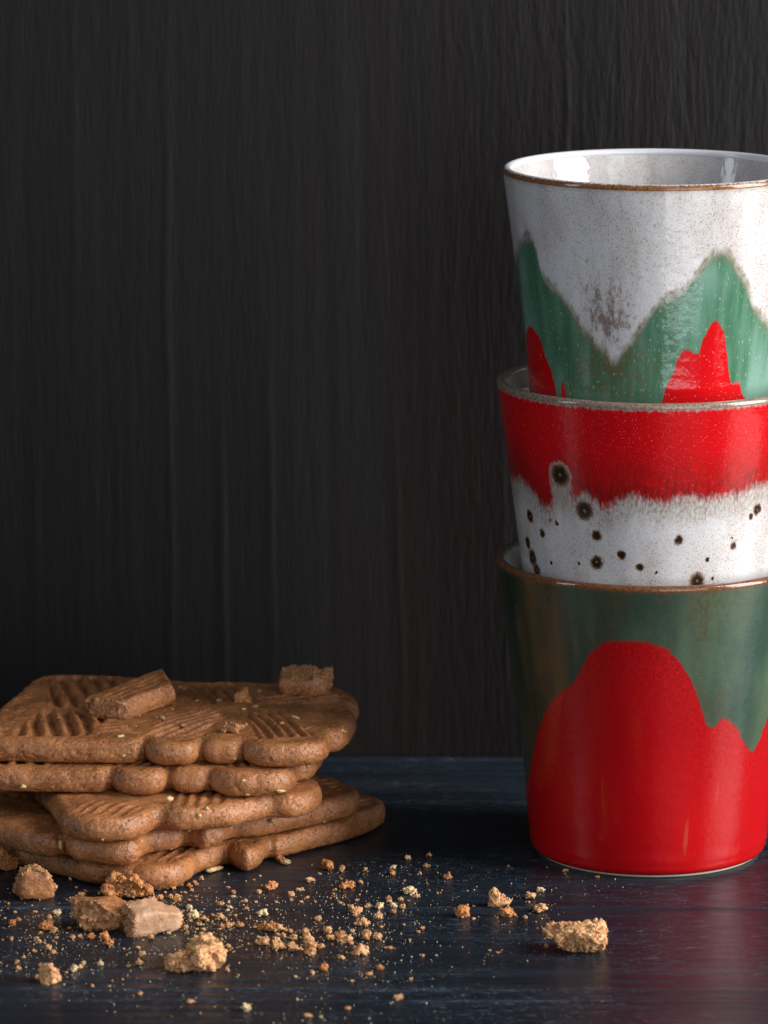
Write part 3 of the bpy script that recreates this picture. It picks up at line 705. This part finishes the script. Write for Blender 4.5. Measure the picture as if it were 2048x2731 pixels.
add_flakes(4, [(-11.0, -6.5, 5.6, 3.2, 1.4, 0.5, (0.9, 0.3, 1.0)), (-69.6, -22.4, 3.0, 1.9, 1.6, 0.6, (1.5, 0, 0.1)), (-70.6, -18.0, 7.0, 2.6, 1.6, 0.5, (0.3, 0, 0.6)),
               (-40.3, -22.6, 2.0, 2.6, 1.0, 0.5, (1.3, 0.2, 0)), (-38.6, 11, 7.6, 1.8, 1.2, 0.4, (0.1, 0, 0.5)), (-24, 2, 7.4, 2.6, 1.0, 0.4, (0.2, 0.2, -0.5))])
add_flakes(3, [(-37.5, -31.2, 5.2, 1.4, 1.2, 0.6, (1.0, 0, 0)), (-96.5, -25.4, 2.2, 2.0, 1.4, 0.5, (1.4, 0, 0)), (-27.5, -28.4, 1.6, 3.4, 1.2, 0.6, (1.2, 0.1, 0.3))])
add_flakes(2, [(-57.0, -33.5, 8.2, 2.2, 2.0, 0.9, (0.5, 0.2, 0.3)), (-47.0, -36.4, 6.2, 1.6, 1.3, 0.7, (0.9, 0, 0)), (-49.0, -37.6, 4.6, 1.6, 1.1, 0.5, (1.3, 0, 0))])
add_flakes(1, [(-86.0, -36.9, 3.6, 5.2, 1.2, 0.7, (1.2, 1.45, 0.2)), (-30.0, -15.2, 4.6, 1.6, 1.4, 0.8, (1.1, 0, 0)), (-52, -28.0, 5.4, 1.3, 1.1, 0.8, (1.3, 0, 0))])
add_flakes(0, [(-45.6, -24.2, 0.9, 7.0, 1.6, 0.7, (0.6, 0.05, 0.75))])

# ------------------------------------------------------------------ broken pieces and crumbs
def chunk_mesh(dims, seed, sub=5, rough=1.0, crust=(), square=0.45, taper=0.0, cuts=()):
    """irregular crumbly lump; crust = directions with baked, smoother skin; stands on z = 0 (mm in, metres out)"""
    bm = bmesh.new(); bmesh.ops.create_icosphere(bm, subdivisions=sub, radius=1.0)
    me = bpy.data.meshes.new('chunk'); bm.to_mesh(me); bm.free()
    D = get_co(me); D /= np.linalg.norm(D, axis=1)[:, None]
    p = 2 / (1 - square + 1e-6) if square < 0.95 else 20            # superellipsoid exponent
    rad = (np.abs(D) ** p).sum(1) ** (-1 / p)
    S = D * rad[:, None]
    rng = np.random.RandomState(seed)
    for q in range(len(cuts) or 4):                                 # snap off a few faces
        if cuts: nd, off = np.array(cuts[q][:3], float), cuts[q][3]
        else:
            nd = rng.normal(size=3); nd[2] = abs(nd[2]) * 0.6; off = rng.uniform(0.55, 0.85)
        nd = nd / np.linalg.norm(nd); over = np.maximum(0, S @ nd - off); S = S - over[:, None] * nd * 0.92
    S[:, :2] *= (1 - taper * S[:, 2])[:, None]
    half = np.array(dims) / 2; V = S * half; sz = float(np.mean(dims))
    set_co(me, V); N = get_no(me)
    skin = np.zeros(len(V))
    for cd in crust:
        cd = np.array(cd, float) / np.linalg.norm(cd); skin = np.maximum(skin, sst(0.55, 0.80, N @ cd))
    f1, f2, f3 = 2.4 / sz, 5.5 / sz, 12.0 / sz
    n1, n2, n3 = vnoise(V, f1, seed), vnoise(V, f2, seed + 1), vnoise(V, f3, seed + 2)
    d = sz * rough * (0.16 * n1 + 0.10 * np.abs(n2) + 0.055 * n3 - 0.10 * np.maximum(0, vnoise(V, f2 * 1.3, seed + 4)))
    if sub >= 5: d = d + 0.22 * vnoise(V, 1.5, seed + 6) + 0.14 * vnoise(V, 2.6, seed + 8)
    d = d * (1 - 0.85 * skin) + skin * sz * 0.012 * n2
    V = V + N * d[:, None]
    V[:, 2] = np.maximum(V[:, 2], V[:, 2].min() * 0.80); V[:, 2] -= V[:, 2].min()
    set_co(me, V * MM); set_attr(me, 'crumb', (1 - skin) * np.clip(0.75 + 0.35 * n2, 0, 1))
    return me
def chunk(name, label, x, y, dims, seed, rz=0.0, tilt=(0, 0), z=0.0, mat=None, group=None, cat='cookie piece', **kw):
    me = chunk_mesh(dims, seed, **kw); area = dims[0] * dims[1] + dims[0] * dims[2] + dims[1] * dims[2]
    me = add_granules(me, int(area * 2.1), 0.14, 0.50, seed)
    o = mesh_obj(name, me, mat or M_COOKIE)
    o.location = (x * MM, y * MM, (z - 0.05) * MM); o.rotation_euler = (tilt[0], tilt[1], rz)
    return tag(o, label, cat, group)

TOPZ = 29.1 + TH - 0.25
# broken pieces lying on the top cookie
def slab_piece(label, outline, z, T, seed, sails, breaks, tilt=(0, 0)):
    c = np.array(outline).mean(0)
    me = cookie_mesh([(x - c[0], y - c[1]) for x, y in outline], T, seed, [([(x - c[0], y - c[1]) for x, y in p], d, s, h) for p, d, s, h in sails], None, R=1.5, res=0.3, voxel=0.27, sub=2, break_dirs=breaks)
    me = add_granules(me, 260, 0.15, 0.5, seed, lambda V, cr: (cr > 0.3) & (V[:, 2] > 0.6), (0.2, 0.8))
    o = mesh_obj('cookie_piece', me, M_COOKIE)
    o.location = (c[0] * MM, c[1] * MM, z * MM); o.rotation_euler = (tilt[0], tilt[1], 0)
    return tag(o, label, 'cookie piece')
slab_piece('snapped ridged cookie piece with a porous broken end, lying across the top cookie',
           [(-70, -1), (-64, 7), (-58, 15), (-57.5, 17), (-60.5, 33), (-62, 35), (-71, 22), (-80.5, 8), (-81, 6), (-76, 2)], TOPZ - 0.2, 6.3, 41,
           [([(-79, 5), (-70, 1), (-59, 15), (-62, 33)], (12, 18), 2.6, 0.6)], [(-0.62, -0.78, 0)], tilt=(0.02, -0.06))
slab_piece('small dark blocky cookie piece with a crumbly top, lying on the top cookie',
           [(-29.2, 30), (-23, 29), (-17, 29), (-15, 36), (-15, 42), (-22, 43), (-28.5, 42)], TOPZ - 0.3, 5.6, 47, [], [(0, 0.1, 1), (0, 1, 0.1), (1, 0, 0.2)], tilt=(0.05, 0.05))
chunk('cookie_crumb', 'small pointed reddish crumb near the middle of the top cookie', -38.8, 21.5, (4.0, 3.4, 4.2), 51, z=TOPZ - 0.3, sub=4, taper=0.35, mat=M_CR[1], cat='crumb')
chunk('cookie_flake', 'thin tilted cookie flake casting a shadow on the scalloped edge of the top cookie', -40.9, -13.5, (8.0, 4.0, 2.3), 53, z=TOPZ - 0.2, sub=4, tilt=(0.05, -0.10), rz=-0.1, square=0.2, crust=((0, 0.2, 1),), cat='cookie flake')
# broken pieces on the table
chunk('cookie_piece', 'upright broken cookie chunk with a smooth brown side and a crumbly sloping top', -92.2, -48.5, (11.0, 8.5, 9.2), 61, rz=0.25, tilt=(0, 0.12), crust=((-0.75, -0.85, -0.15), (-0.2, -1, -0.2)), square=0.5, cuts=((0.8, 0.1, 0.65, 0.55), (0.2, 0.3, 1, 0.80), (-0.9, 0.2, 0.35, 0.72)))
chunk('cookie_piece', 'flat crumbly heap lying against the bottom cookie', -67.5, -49.5, (13.0, 7.5, 5.6), 62, rz=-0.15, rough=1.35, square=0.2, mat=M_CR[1])
chunk('cookie_piece', 'jagged brown cookie chunk with a torn face, touching a smooth shard', -73.2, -78.5, (14.0, 9.0, 8.4), 63, rz=-0.12, rough=1.1, crust=((0.1, 0.35, 1),), square=0.45, cuts=((0.6, -0.2, 0.75, 0.62), (-0.3, -0.9, 0.3, 0.75), (-0.1, 0.1, 1, 0.72)))
chunk('cookie_piece', 'smooth-skinned pale pink-brown cookie shard leaning against a jagged chunk', -59.6, -80.5, (14.2, 8.4, 7.6), 64, mat=M_SHARD, rz=0.42, tilt=(0.22, -0.10), rough=0.75, crust=((0, 0, 1), (0.1, -1, 0.3), (0.6, -0.5, 0.5)), square=0.62, cuts=((0.75, 0.5, 0.2, 0.80), (-1, 0, 0.1, 0.86), (0.5, 0, 0.85, 0.74)))
chunk('cookie_piece', 'golden craggy cookie chunk with one low pointed end, out in front of the shard', -45.8, -114.5, (11.5, 8.5, 8.6), 65, rz=0.1, rough=1.25, mat=M_CR[0], square=0.3, cuts=((-0.7, -0.1, 0.75, 0.35), (0.9, 0, 0.3, 0.75)))
chunk('cookie_piece', 'low pointed crumbly wedge lying against the golden craggy chunk', -50.4, -116.5, (6.5, 6.0, 4.2), 66, rough=1.2, mat=M_CR[0], square=0.1)
chunk('cookie_piece', 'rounded orange-brown crumb standing alone on the table, about half a centimetre wide', -82.7, -127.2, (5.2, 4.4, 4.4), 67, rough=1.1, mat=M_CR[0], sub=4)
chunk('cookie_piece', 'large lone boat-shaped crumbly cookie chunk on the table in front of the cups', 47.6, -100.0, (17.2, 10.5, 9.0), 68, rz=-0.05, rough=0.7, mat=M_CR[0], square=0.32, sub=6, cuts=((-0.8, -0.1, -0.62, 0.55), (0.15, -0.75, -0.6, 0.70), (-0.15, 0.1, 1, 0.66), (-0.75, 0, 0.6, 0.72)))
chunk('cookie_piece', 'bright orange pointed crumb leaning up between the cookies and the cups', 30.4, -58.3, (5.2, 3.6, 5.0), 69, rough=1.1, mat=M_CR[0], sub=4, taper=0.4, tilt=(0, -0.35))
chunk('cookie_piece', 'dark brown crumbly piece tucked against the left end of the cookie stack', -103.3, -21.6, (8.0, 5.0, 4.8), 70, rough=1.2, mat=M_CR[1])

# crumb positions on the table: x, y, width (mm), tone
CRUMBS = [
(-99.6,-41.2,0.49,0), (-97.9,-44.3,0.54,0), (-98.7,-45.8,0.44,0), (-90.5,-52.2,0.49,0), (-98.4,-56,0.98,1), (-98.1,-60.5,0.61,0), (-99.8,-62.2,0.61,0), (-96.1,-64.3,0.98,0), (-99.6,-67.1,0.37,0), (-90.8,-63.8,1.1,0),
(-92.1,-57.9,0.69,0), (-89.7,-67.4,0.54,0), (-98.2,-69.8,0.73,2), (-95.8,-76,1.71,1), (-94.5,-72.3,1.47,0), (-86.7,-69.3,1.47,0), (-86.2,-72.7,1.35,0), (-86.7,-79.6,3.55,1), (-84.8,-82.7,1.96,0), (-85.1,-66,2.08,2),
(-83.5,-77.7,0.54,0), (-90.2,-78.5,0.54,0), (-91.9,-81.1,0.44,0), (-98,-79,0.49,0), (-88.2,-83.8,0.98,0), (-81.7,-39.7,0.69,0), (-83.7,-32,0.86,2), (-79.8,-48.2,1.84,0), (-79,-43.7,0.98,0), (-78.6,-52.4,1.22,0),
(-80.9,-50.4,0.61,0), (-83.3,-52.2,0.49,0), (-81.2,-68.3,0.61,0), (-79.6,-73.4,0.54,0), (-80.9,-79.2,0.98,1), (-79.5,-88.3,1.47,1), (-77.7,-87.5,1.22,1), (-74.8,-88.4,2.2,1), (-71.4,-89.4,2.45,1), (-97.3,-89.8,0.61,0),
(-95,-90.2,1.22,0), (-88.8,-89.2,1.22,0), (-83.7,-88.4,0.98,0), (-68.3,-56.5,0.98,0), (-74.7,-46.6,1.59,2), (-85,-55.4,0.37,0), (-90,-29.5,1.47,1), (-48.8,-31.9,1.22,0), (-50.5,-35.1,1.22,0), (-49.9,-37.3,1.22,0),
(-51.7,-39.4,1.71,1), (-50.9,-43.5,1.47,0), (-53.6,-44.7,0.61,0), (-52.6,-45,0.86,0), (-54.2,-38.1,1.47,0), (-56.2,-41,2.2,0), (-60,-41.8,2.45,0), (-57.8,-45.4,0.98,0), (-56.2,-50.2,1.22,0), (-54.5,-48.9,1.35,1),
(-54.3,-53.5,1.84,1), (-58.9,-50.4,1.96,0), (-60.6,-53,2.2,1), (-49.6,-49.1,0.69,0), (-49.1,-52.2,0.54,0), (-51.1,-52.5,0.98,0), (-47.6,-41.7,0.29,0), (-46.3,-40.7,0.44,0), (-44.3,-44.7,0.54,0), (-42.5,-34.8,0.59,0),
(-41.6,-26.7,0.54,0), (-36.8,-33.7,0.61,0), (-34.7,-32.5,0.73,0), (-33.2,-28.4,0.78,0), (-30,-41.3,3.18,1), (-33.1,-45.3,1.47,0), (-32.5,-38,0.49,0), (-31.7,-47.4,0.39,0), (-41.3,-40,1.1,0), (-39.8,-45.6,1.71,1),
(-39.7,-49.3,1.22,2), (-44.1,-50.1,0.44,0), (-42.8,-57.2,1.47,0), (-40.8,-54.7,0.98,2), (-40.2,-60.3,1.22,2), (-40.8,-62.5,1.1,2), (-36.5,-54,1.35,1), (-37.5,-54.2,0.61,0), (-33.6,-54.3,0.78,0), (-35.9,-60.3,1.1,0),
(-35.3,-62.3,0.54,0), (-32.8,-58.4,0.54,0), (-28.3,-54.3,0.86,0), (-28,-61.3,0.73,0), (-24.5,-47.8,1.84,0), (-24.4,-52.5,1.1,0), (-22.7,-43.1,1.22,2), (-31.6,-66.6,2.94,2), (-35.7,-70.4,0.78,0), (-33.7,-72.1,0.59,0),
(-50.8,-60.6,1.47,2), (-47.2,-59.1,0.78,0), (-52.4,-63,0.88,0), (-47.6,-64.3,0.98,0), (-49.2,-69.6,2.94,2), (-46.7,-71.2,1.96,0), (-47.8,-76.5,1.47,0), (-45.8,-72.8,1.22,0), (-50,-72.4,1.1,0), (-51.6,-70.1,0.73,0),
(-46.8,-75.9,0.86,0), (-48.2,-80.1,0.98,0), (-46.5,-80.5,1.03,0), (-53.3,-76.1,2.69,1), (-51,-79,1.47,0), (-50.5,-83.4,0.98,0), (-55.8,-74.9,1.1,1), (-44.7,-66.5,0.86,0), (-42.6,-70.3,2.2,0), (-41,-72.3,1.22,0),
(-41.6,-78.2,1.47,0), (-40.2,-77.6,1.96,0), (-39.1,-76.2,1.22,0), (-38.6,-67.3,1.1,0), (-42.4,-80.1,0.98,0), (-37,-77.6,1.96,0), (-39.6,-63.1,0.61,0), (-40.2,-67.1,0.44,0), (-44.4,-72.6,0.54,0), (-44.5,-84.6,1.1,0),
(-43.8,-89.7,0.98,0), (-42.6,-90.3,0.98,0), (-41.4,-89.7,0.78,0), (-40.4,-88.6,0.44,0), (-39.6,-80.6,0.49,0), (-33.2,-77.9,1.1,0), (-31.1,-80.2,2.94,1), (-29.2,-81,3.18,1), (-27.3,-81.6,2.69,0), (-25.5,-81.6,1.47,0),
(-24,-82.9,1.22,0), (-22.7,-83.2,0.54,0), (-32.3,-87.2,0.86,0), (-27.1,-85.8,1.47,0), (-25.8,-87.4,1.47,0), (-23.2,-89.3,1.96,0), (-58.4,-84.4,0.54,0), (-55.2,-84.2,1.1,0), (-59.5,-88.7,1.47,0), (-26.9,-66.2,0.44,0),
(-34.1,-84.5,0.34,0), (-22,-54.4,0.49,0), (-26.5,-15.8,1.96,2), (-27.8,-13.5,2.69,1), (-38.2,-20.3,0.86,0), (-15.3,-21.7,3.43,1), (-11.3,-23.6,1.96,0), (-5,-22.4,1.35,0), (2.2,-26.6,1.96,1), (2.5,-20.6,1.47,2),
(11.5,-18.7,1.47,0), (12.2,-7.5,1.47,1), (6.4,-10.8,1.47,2), (9.7,-26.2,1.03,0), (16.9,-30.9,1.96,1), (-17.2,-26.5,0.83,0), (-19.7,-34.1,1.96,0), (-10.8,-40.7,2.2,1), (-9.2,-39.7,2.69,1), (-6.2,-35.7,1.35,0),
(-12.9,-42.1,0.98,0), (-13.8,-37.7,0.59,0), (-13.3,-46.2,0.69,0), (-13.3,-49.6,0.98,1), (-14.1,-50.7,0.54,0), (-12.5,-50.7,0.54,0), (-20.2,-50.1,0.98,0), (-21.7,-42.9,1.22,0), (-18,-54.1,0.73,0), (-21.7,-54.5,0.86,0),
(-6.5,-47,0.73,0), (-4.6,-44,0.54,0), (-7.1,-53,0.88,0), (5.4,-33.1,0.78,0), (6.9,-45.8,3.06,2), (8.7,-49.2,1.62,0), (14.2,-45.7,0.73,0), (1.2,-51.3,1.22,0), (1.4,-54.3,1.47,0), (4.3,-52.4,1.17,0),
(4.9,-60.3,1.62,0), (2.5,-59.4,1.71,2), (-1.2,-60.1,2.32,0), (-4.3,-59.5,1.52,0), (-8.7,-60.3,1.59,0), (-7,-64.7,2.69,0), (-7.4,-67.7,1.47,0), (-11.6,-55.9,1.17,0), (-10.6,-57.2,0.64,0), (-1.6,-69.6,2.2,0),
(-6.7,-76,2.2,0), (-5.6,-76.3,2.69,0), (-17.1,-71.5,1.84,0), (-20.6,-67.2,0.49,0), (2.3,-64.4,1.71,0), (8.4,-72.3,0.59,0), (9.8,-79.7,1.27,0), (5.2,-76.1,0.78,0), (-0.7,-78.1,1.1,0), (-15.2,-53.7,0.49,0),
(-13.4,-60.3,0.49,0), (5,-36,0.39,0), (8.8,-82.8,0.98,0), (-8.2,-81.9,1.1,0), (-20.1,-85.1,2.45,0), (-19.3,-92.4,2.94,0), (-18.6,-103.1,2.69,0), (-18.8,-97.3,3.18,0), (-16.1,-96.9,1.84,0), (-14.3,-83.1,2.32,0),
(-13.7,-89,2.2,0), (-11.1,-86.8,2.45,1), (-10.1,-91.4,3.43,0), (-8.3,-93.4,1.22,0), (-7.9,-81.4,1.1,0), (-4.4,-88.6,3.18,0), (-1.7,-89,2.2,0), (-6.1,-102.9,3.43,0), (-7.3,-98.7,1.47,0), (-10.8,-106.8,1.47,0),
(0.4,-97.7,0.88,0), (1.6,-98.1,1.22,0), (2.5,-98.2,0.98,0), (-0.1,-91.6,0.49,0), (6.6,-90.7,0.88,0), (1.4,-83.7,0.54,0), (-15,-116.6,2.08,1), (-1.1,-116.3,1.84,1), (-3.7,-121.1,1.35,0), (-6.2,-118.5,0.59,0),
(-17.9,-120.4,1.42,0), (-7.9,-126.9,0.93,0), (6.6,-125.1,1.03,0), (9.8,-104.6,0.98,0), (13.2,-104,0.59,0), (4.3,-108.8,0.49,0), (6.9,-105.5,0.49,0), (3.4,-142.3,2.08,0), (4.2,-138.5,0.88,0), (-8.8,-150.3,1.32,0),
(-18.4,-157.1,1.62,0), (-15.3,-157.5,1.08,2), (10.3,-145.9,0.49,0), (-20.2,-143.2,0.54,0), (32.1,-67.3,3.36,1), (20.6,-67.9,3.36,1), (38.6,-50.5,2.45,0), (41.2,-43.6,1.9,2), (40.6,-63,3.36,0), (36.6,-69.7,1.22,0),
(23.2,-70.3,0.92,0), (23.4,-59.2,0.86,0), (20.4,-60.5,0.73,0), (26.7,-99.6,0.8,0), (28.7,-101.6,1.04,0), (48.6,-23.5,1.59,1), (57,-29.4,1.1,1), (33.5,-18.6,0.86,1), (41.2,-96.4,1.22,0), (38,-54.5,0.67,0),
(22.1,-43.1,0.55,0), (-88.5,-100.6,1.22,0), (-85.1,-98.9,1.84,0), (-83.5,-101.9,1.35,0), (-90.9,-105.9,1.03,0), (-92.2,-110.6,1.22,0), (-91.2,-116.4,1.37,0), (-86.2,-123.5,1.47,0), (-79.1,-119.3,1.03,0), (-77.4,-117.8,1.96,2),
(-76,-115.1,1.27,0), (-75.4,-112.2,1.47,2), (-71.1,-112.7,1.62,2), (-79,-129.6,0.69,0), (-72,-131.1,1.03,0), (-67.8,-131,0.73,0), (-64.8,-125.3,0.73,0), (-64,-114,0.88,0), (-61.3,-111.5,1.84,0), (-61,-104.3,1.71,0),
(-62.4,-97.5,1.27,0), (-65.9,-98.1,0.78,0), (-59.9,-138.3,1.27,0), (-76.9,-143.7,0.49,0), (-72.5,-119.9,0.49,0), (-67.3,-126.6,0.49,0), (-60.1,-148.1,0.39,0), (-87.7,-92.4,1.22,0), (-88.7,-89.3,1.22,0), (-84.3,-91.1,0.64,0),
(-83.3,-93.7,0.44,0), (-96.2,-110.7,0.49,0), (-95.7,-118.3,0.49,0), (-69.9,-94.3,2.2,1), (-79,-91,0.49,0), (-75.3,-95.2,0.34,0), (-61.5,-90.1,0.64,0), (-65.3,-153,0.39,0), (-56.4,-103.9,0.93,0), (-54,-107.4,1.17,0),
(-52.6,-106.6,1.22,0), (-50.7,-103.2,0.64,0), (-48.8,-91.5,1.35,0), (-39.2,-117.5,1.13,0), (-39.3,-114.8,0.83,0), (-36.4,-110.9,0.54,0), (-36.2,-121.6,0.49,0), (-30.3,-118.4,0.69,0), (-25.9,-106.8,0.59,0), (-22,-123.1,0.93,0),
(-38.8,-134.1,0.64,0), (-47.4,-144.9,1.47,0), (-46.4,-144.4,0.83,0), (-32.5,-146.7,0.64,0), (-33.3,-151.5,2.1,2), (-39.5,-96.4,1.35,0), (-38.6,-97.8,0.73,0), (-39,-99.5,0.73,0), (-37.9,-100.3,0.59,0), (-36.8,-96.2,0.59,0),
(-34.9,-98.8,0.39,0), (-34.5,-93.6,0.98,0), (-31.9,-93.2,2.2,0), (-30.5,-93.5,2.69,0), (-27.2,-98,2.69,0), (-27.5,-92.1,1.96,0), (-26.3,-97.3,2.2,0), (-23.6,-96.1,2.2,0), (-22.7,-99.5,2.94,0), (-43.8,-90.3,0.98,0),
(-42.5,-92,0.98,0), (-52.8,-129.1,0.39,0), (-21.1,-143.2,0.88,0),
]

rng = random.Random(7)
VAR = [chunk_mesh((2.0, 1.7, 1.5 * rng.uniform(0.75, 1.15)), 100 + k, sub=3, rough=1.5, square=rng.uniform(0.0, 0.4)) for k in range(16)]
VAR = [add_granules(me, 46, 0.10, 0.42, 300 + k) for k, me in enumerate(VAR)]
SMALL = [chunk_mesh((2.0, 1.7, 1.5 * rng.uniform(0.7, 1.2)), 200 + k, sub=2, rough=1.2, square=0.2) for k in range(8)]
SMALL = [add_granules(me, 12, 0.2, 0.55, 400 + k) for k, me in enumerate(SMALL)]
for me in VAR + SMALL:
    me.materials.append(M_CR[0]); me.polygons.foreach_set('use_smooth', [True] * len(me.polygons))
TONE = ['golden', 'reddish brown', 'pale cream']
order = sorted(range(len(CRUMBS)), key=lambda i: -CRUMBS[i][2])
N_SINGLE = 290
for i in order[:N_SINGLE]:
    x, y, w, t = CRUMBS[i]
    big = w > 1.1
    me = rng.choice(VAR if big else SMALL)
    o = bpy.data.objects.new('crumb', me); col.objects.link(o)
    s = w / 2.0
    o.scale = (s, s * rng.uniform(0.8, 1.1), s * rng.uniform(0.7, 1.1))
    o.location = (x * MM, y * MM, -0.03 * MM * 0); o.rotation_euler = (0, 0, rng.uniform(0, 6.28))
    if rng.random() < 0.12 and t == 0: t = rng.choice((0, 1, 2))
    if t == 1 and w < 1.6 and rng.random() < 0.4: t = 0
    o.material_slots[0].link = 'OBJECT'; o.material_slots[0].material = M_CR[t]
    size = 'lump' if w > 2.0 else ('crumb' if big else 'speck')
    tag(o, {'lump': 'pea-sized %s cookie crumb lying loose on the dark table', 'crumb': 'small %s cookie crumb lying loose on the dark table', 'speck': 'tiny %s cookie crumb lying loose on the dark table'}[size] % TONE[t],
        'crumb', {'lump': 'larger', 'crumb': 'small', 'speck': 'tiny'}[size] + ' %s crumbs on the table' % TONE[t])
for x, y, w in [(-72.0, 40.2, 0.9), (-56.8, 38.1, 1.2), (-60.2, 0.9, 1.4), (-54.0, -7.6, 1.2), (-58.2, 12.2, 1.1), (-61.8, 2.2, 0.8), (-56.0, 36.7, 1.2), (-54.4, -7.6, 1.5), (-51.7, 22.3, 0.9), (-34.8, 33.7, 1.1), (-35.4, 14.6, 1.5), (-45.6, 21.6, 1.2), (-27.7, -5.0, 1.2)]:
    o = bpy.data.objects.new('crumb', rng.choice(SMALL)); col.objects.link(o); s = w / 2.0
    o.scale = (s, s, s * 0.9); o.location = (x * MM, y * MM, (TOPZ - 0.15) * MM); o.rotation_euler = (0, 0, rng.uniform(0, 6.28))
    o.material_slots[0].link = 'OBJECT'; o.material_slots[0].material = M_CR[0]
    tag(o, 'tiny golden crumb resting on the windmill pattern of the top cookie', 'crumb', 'tiny crumbs on the top cookie')
# what is finer than that: dust too small and too many to count
DV, DF = [], []
def speck(x, y, r):
    b = len(DV)
    for dx, dy, dz in ((1, 0, 0.8), (-1, 0.2, 0.7), (0.1, 1, 0.9), (0, -1, 0.6), (0.1, 0, 1.8), (0, 0, -0.1)):
        k = rng.uniform(0.7, 1.3); DV.append(((x + dx * r * k) * MM, (y + dy * r * k) * MM, dz * r * MM))
    for f in ((0, 2, 4), (2, 1, 4), (1, 3, 4), (3, 0, 4), (2, 0, 5), (1, 2, 5), (3, 1, 5), (0, 3, 5)): DF.append(tuple(b + q for q in f))
for i in order[N_SINGLE:]: speck(CRUMBS[i][0], CRUMBS[i][1], CRUMBS[i][2] * 0.5)
for k in range(3200):
    i = rng.choice(order[:200]); x, y, w, t = CRUMBS[i]; sp = rng.choice((2.5, 6, 12))
    px, py = x + rng.gauss(0, sp), y + rng.gauss(0, sp * 1.3)
    if py > -47 and px < -20: continue
    if py > -14: continue
    if math.hypot(px - 72.12, py) < 33: continue
    speck(px, py, rng.choice((0.06, 0.08, 0.10, 0.12, 0.15, 0.2)))
dust = mesh_obj('crumb_dust', from_np('crumb_dust', DV, DF), M_CR[2])
dust['kind'] = 'stuff'; dust['label'] = 'fine pale cookie dust strewn between the crumbs'; dust['category'] = 'crumb dust'
